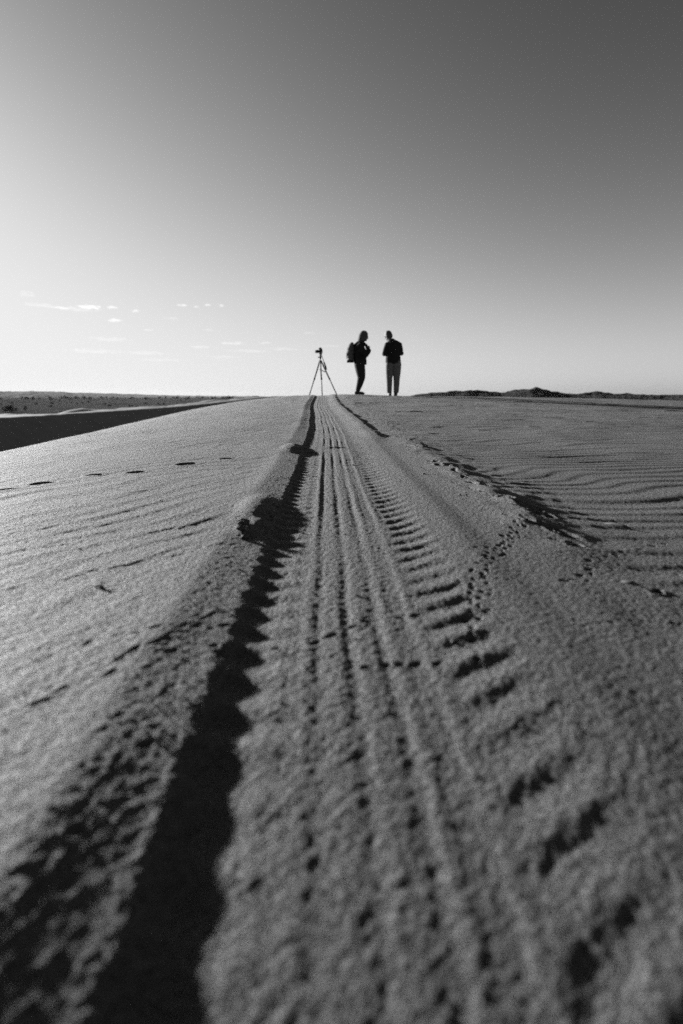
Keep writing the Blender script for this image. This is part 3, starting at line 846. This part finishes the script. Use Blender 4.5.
# ------------------------------------------------------------------ small things lying on the sand
M_STICK = grey_noise_mat('stick', .03, .06, 60, rough=.95)
def stick(label, x, y, pts, rad):
    x *= SC; y *= SC; z = hz(x, y)
    o = empty('twig', (x, y, z)); tag(o, label, 'twig')
    o.scale = (SC, SC, SC)
    bm = bmesh.new(); tube(bm, pts, rad, 7); mesh_obj('stem', bm, M_STICK, o)
    return o
t1 = stick('short dark twig lying on the open rippled sand away from the track', -.595, 1.134, [(-.018, .012, .002), (-.004, .006, .007), (.008, -.006, .006), (.022, -.014, .002)], [.0015, .0042, .0038, .001])
bm = bmesh.new(); tube(bm, [(-.004, .006, .006), (.004, .016, .010)], [.002, .0008], 6); mesh_obj('side_shoot', bm, M_STICK, t1)
stick('thin curved twig half buried beyond the outer berm of the track', 1.01, 1.80, [(-.03, .045, .0), (-.012, .018, .006), (.008, -.010, .006), (.030, -.030, .0)], [.002, .005, .005, .002])
stick('stubby dark twig on the flat sand below the berm hollows', .70, 1.20, [(-.016, .016, .003), (0, .002, .006), (.018, -.010, .003)], [.002, .005, .002])

def clod(label, x, y, r, seed):
    x *= SC; y *= SC; r *= SC
    bm = bmesh.new(); bmesh.ops.create_icosphere(bm, subdivisions=4, radius=1)
    for v in bm.verts:
        p = v.co
        n = fbm(np.array(p.x * 1.5 + seed), np.array(p.y * 1.5 + p.z * 1.3), 3, seed)
        v.co = Vector((p.x * r * 1.3, p.y * r, p.z * r * .75)) * (1 + .28 * float(n))
    o = mesh_obj('sand_clod', bm, M_SAND); o.location = (x, y, hz(x, y) + r * .35)
    tag(o, label, 'clod'); return o
clod('largest damp sand clod on the shadowed rim of the track', -.346, 1.676, .016, 3)
clod('flat middle sand clod between two others on the shadowed track rim', -.342, 1.60, .012, 4)
clod('small sand clod nearest the lens on the shadowed track rim', -.322, 1.535, .010, 6)

def sand_crumbs():
    r_ = random.Random(44); bm = bmesh.new(); spots = []
    for _ in range(520):
        y = .6 + 3.6 * r_.random() ** 1.5
        k = r_.random()
        if k < .40: x = r_.gauss(-.27, .03)
        elif k < .62: x = r_.gauss(.66, .07); y = max(y, 1.3) + r_.random()
        elif k < .85: x = r_.uniform(-.2, .3)
        else: x = r_.uniform(-.9, 1.2)
        spots.append((x * SC, y * SC, r_.uniform(.0006, .0013) * (1.8 if r_.random() < .08 else 1) * (.7 + .5 * y)))
    zz = H(np.array([[q[0] for q in spots]]), np.array([[q[1] for q in spots]]))[0]
    for (x, y, r), z in zip(spots, zz):
        m = Matrix.Translation((x, y, float(z) + r * .35)) @ Matrix.Rotation(r_.uniform(0, 6.28), 4, 'Z') @ Matrix.Diagonal((r * r_.uniform(.8, 1.6), r * r_.uniform(.7, 1.1), r * r_.uniform(.6, .9), 1))
        vs = bmesh.ops.create_icosphere(bm, subdivisions=2, radius=1, matrix=m)['verts']
        for v in vs: v.co += Vector((r_.gauss(0, 1), r_.gauss(0, 1), r_.gauss(0, 1))) * r * .10
    tag(mesh_obj('sand_crumbs', bm, M_SAND), kind='stuff')
sand_crumbs()

# ------------------------------------------------------------------ hazy air over the plain
bm = bmesh.new(); box(bm, (0, 0, 17.0), (14600, 14600, 56))
hzm = bpy.data.materials.new('haze'); hzm.use_nodes = True
nt = hzm.node_tree; nt.nodes.remove(nt.nodes['Principled BSDF'])
pv = N(nt, 'ShaderNodeVolumePrincipled'); pv.inputs['Color'].default_value = (.85, .85, .85, 1); pv.inputs['Density'].default_value = HAZE
pv.inputs['Anisotropy'].default_value = .3
nt.links.new(pv.outputs[0], nt.nodes['Material Output'].inputs['Volume'])
tag(mesh_obj('haze', bm, hzm, smooth=False), kind='stuff')
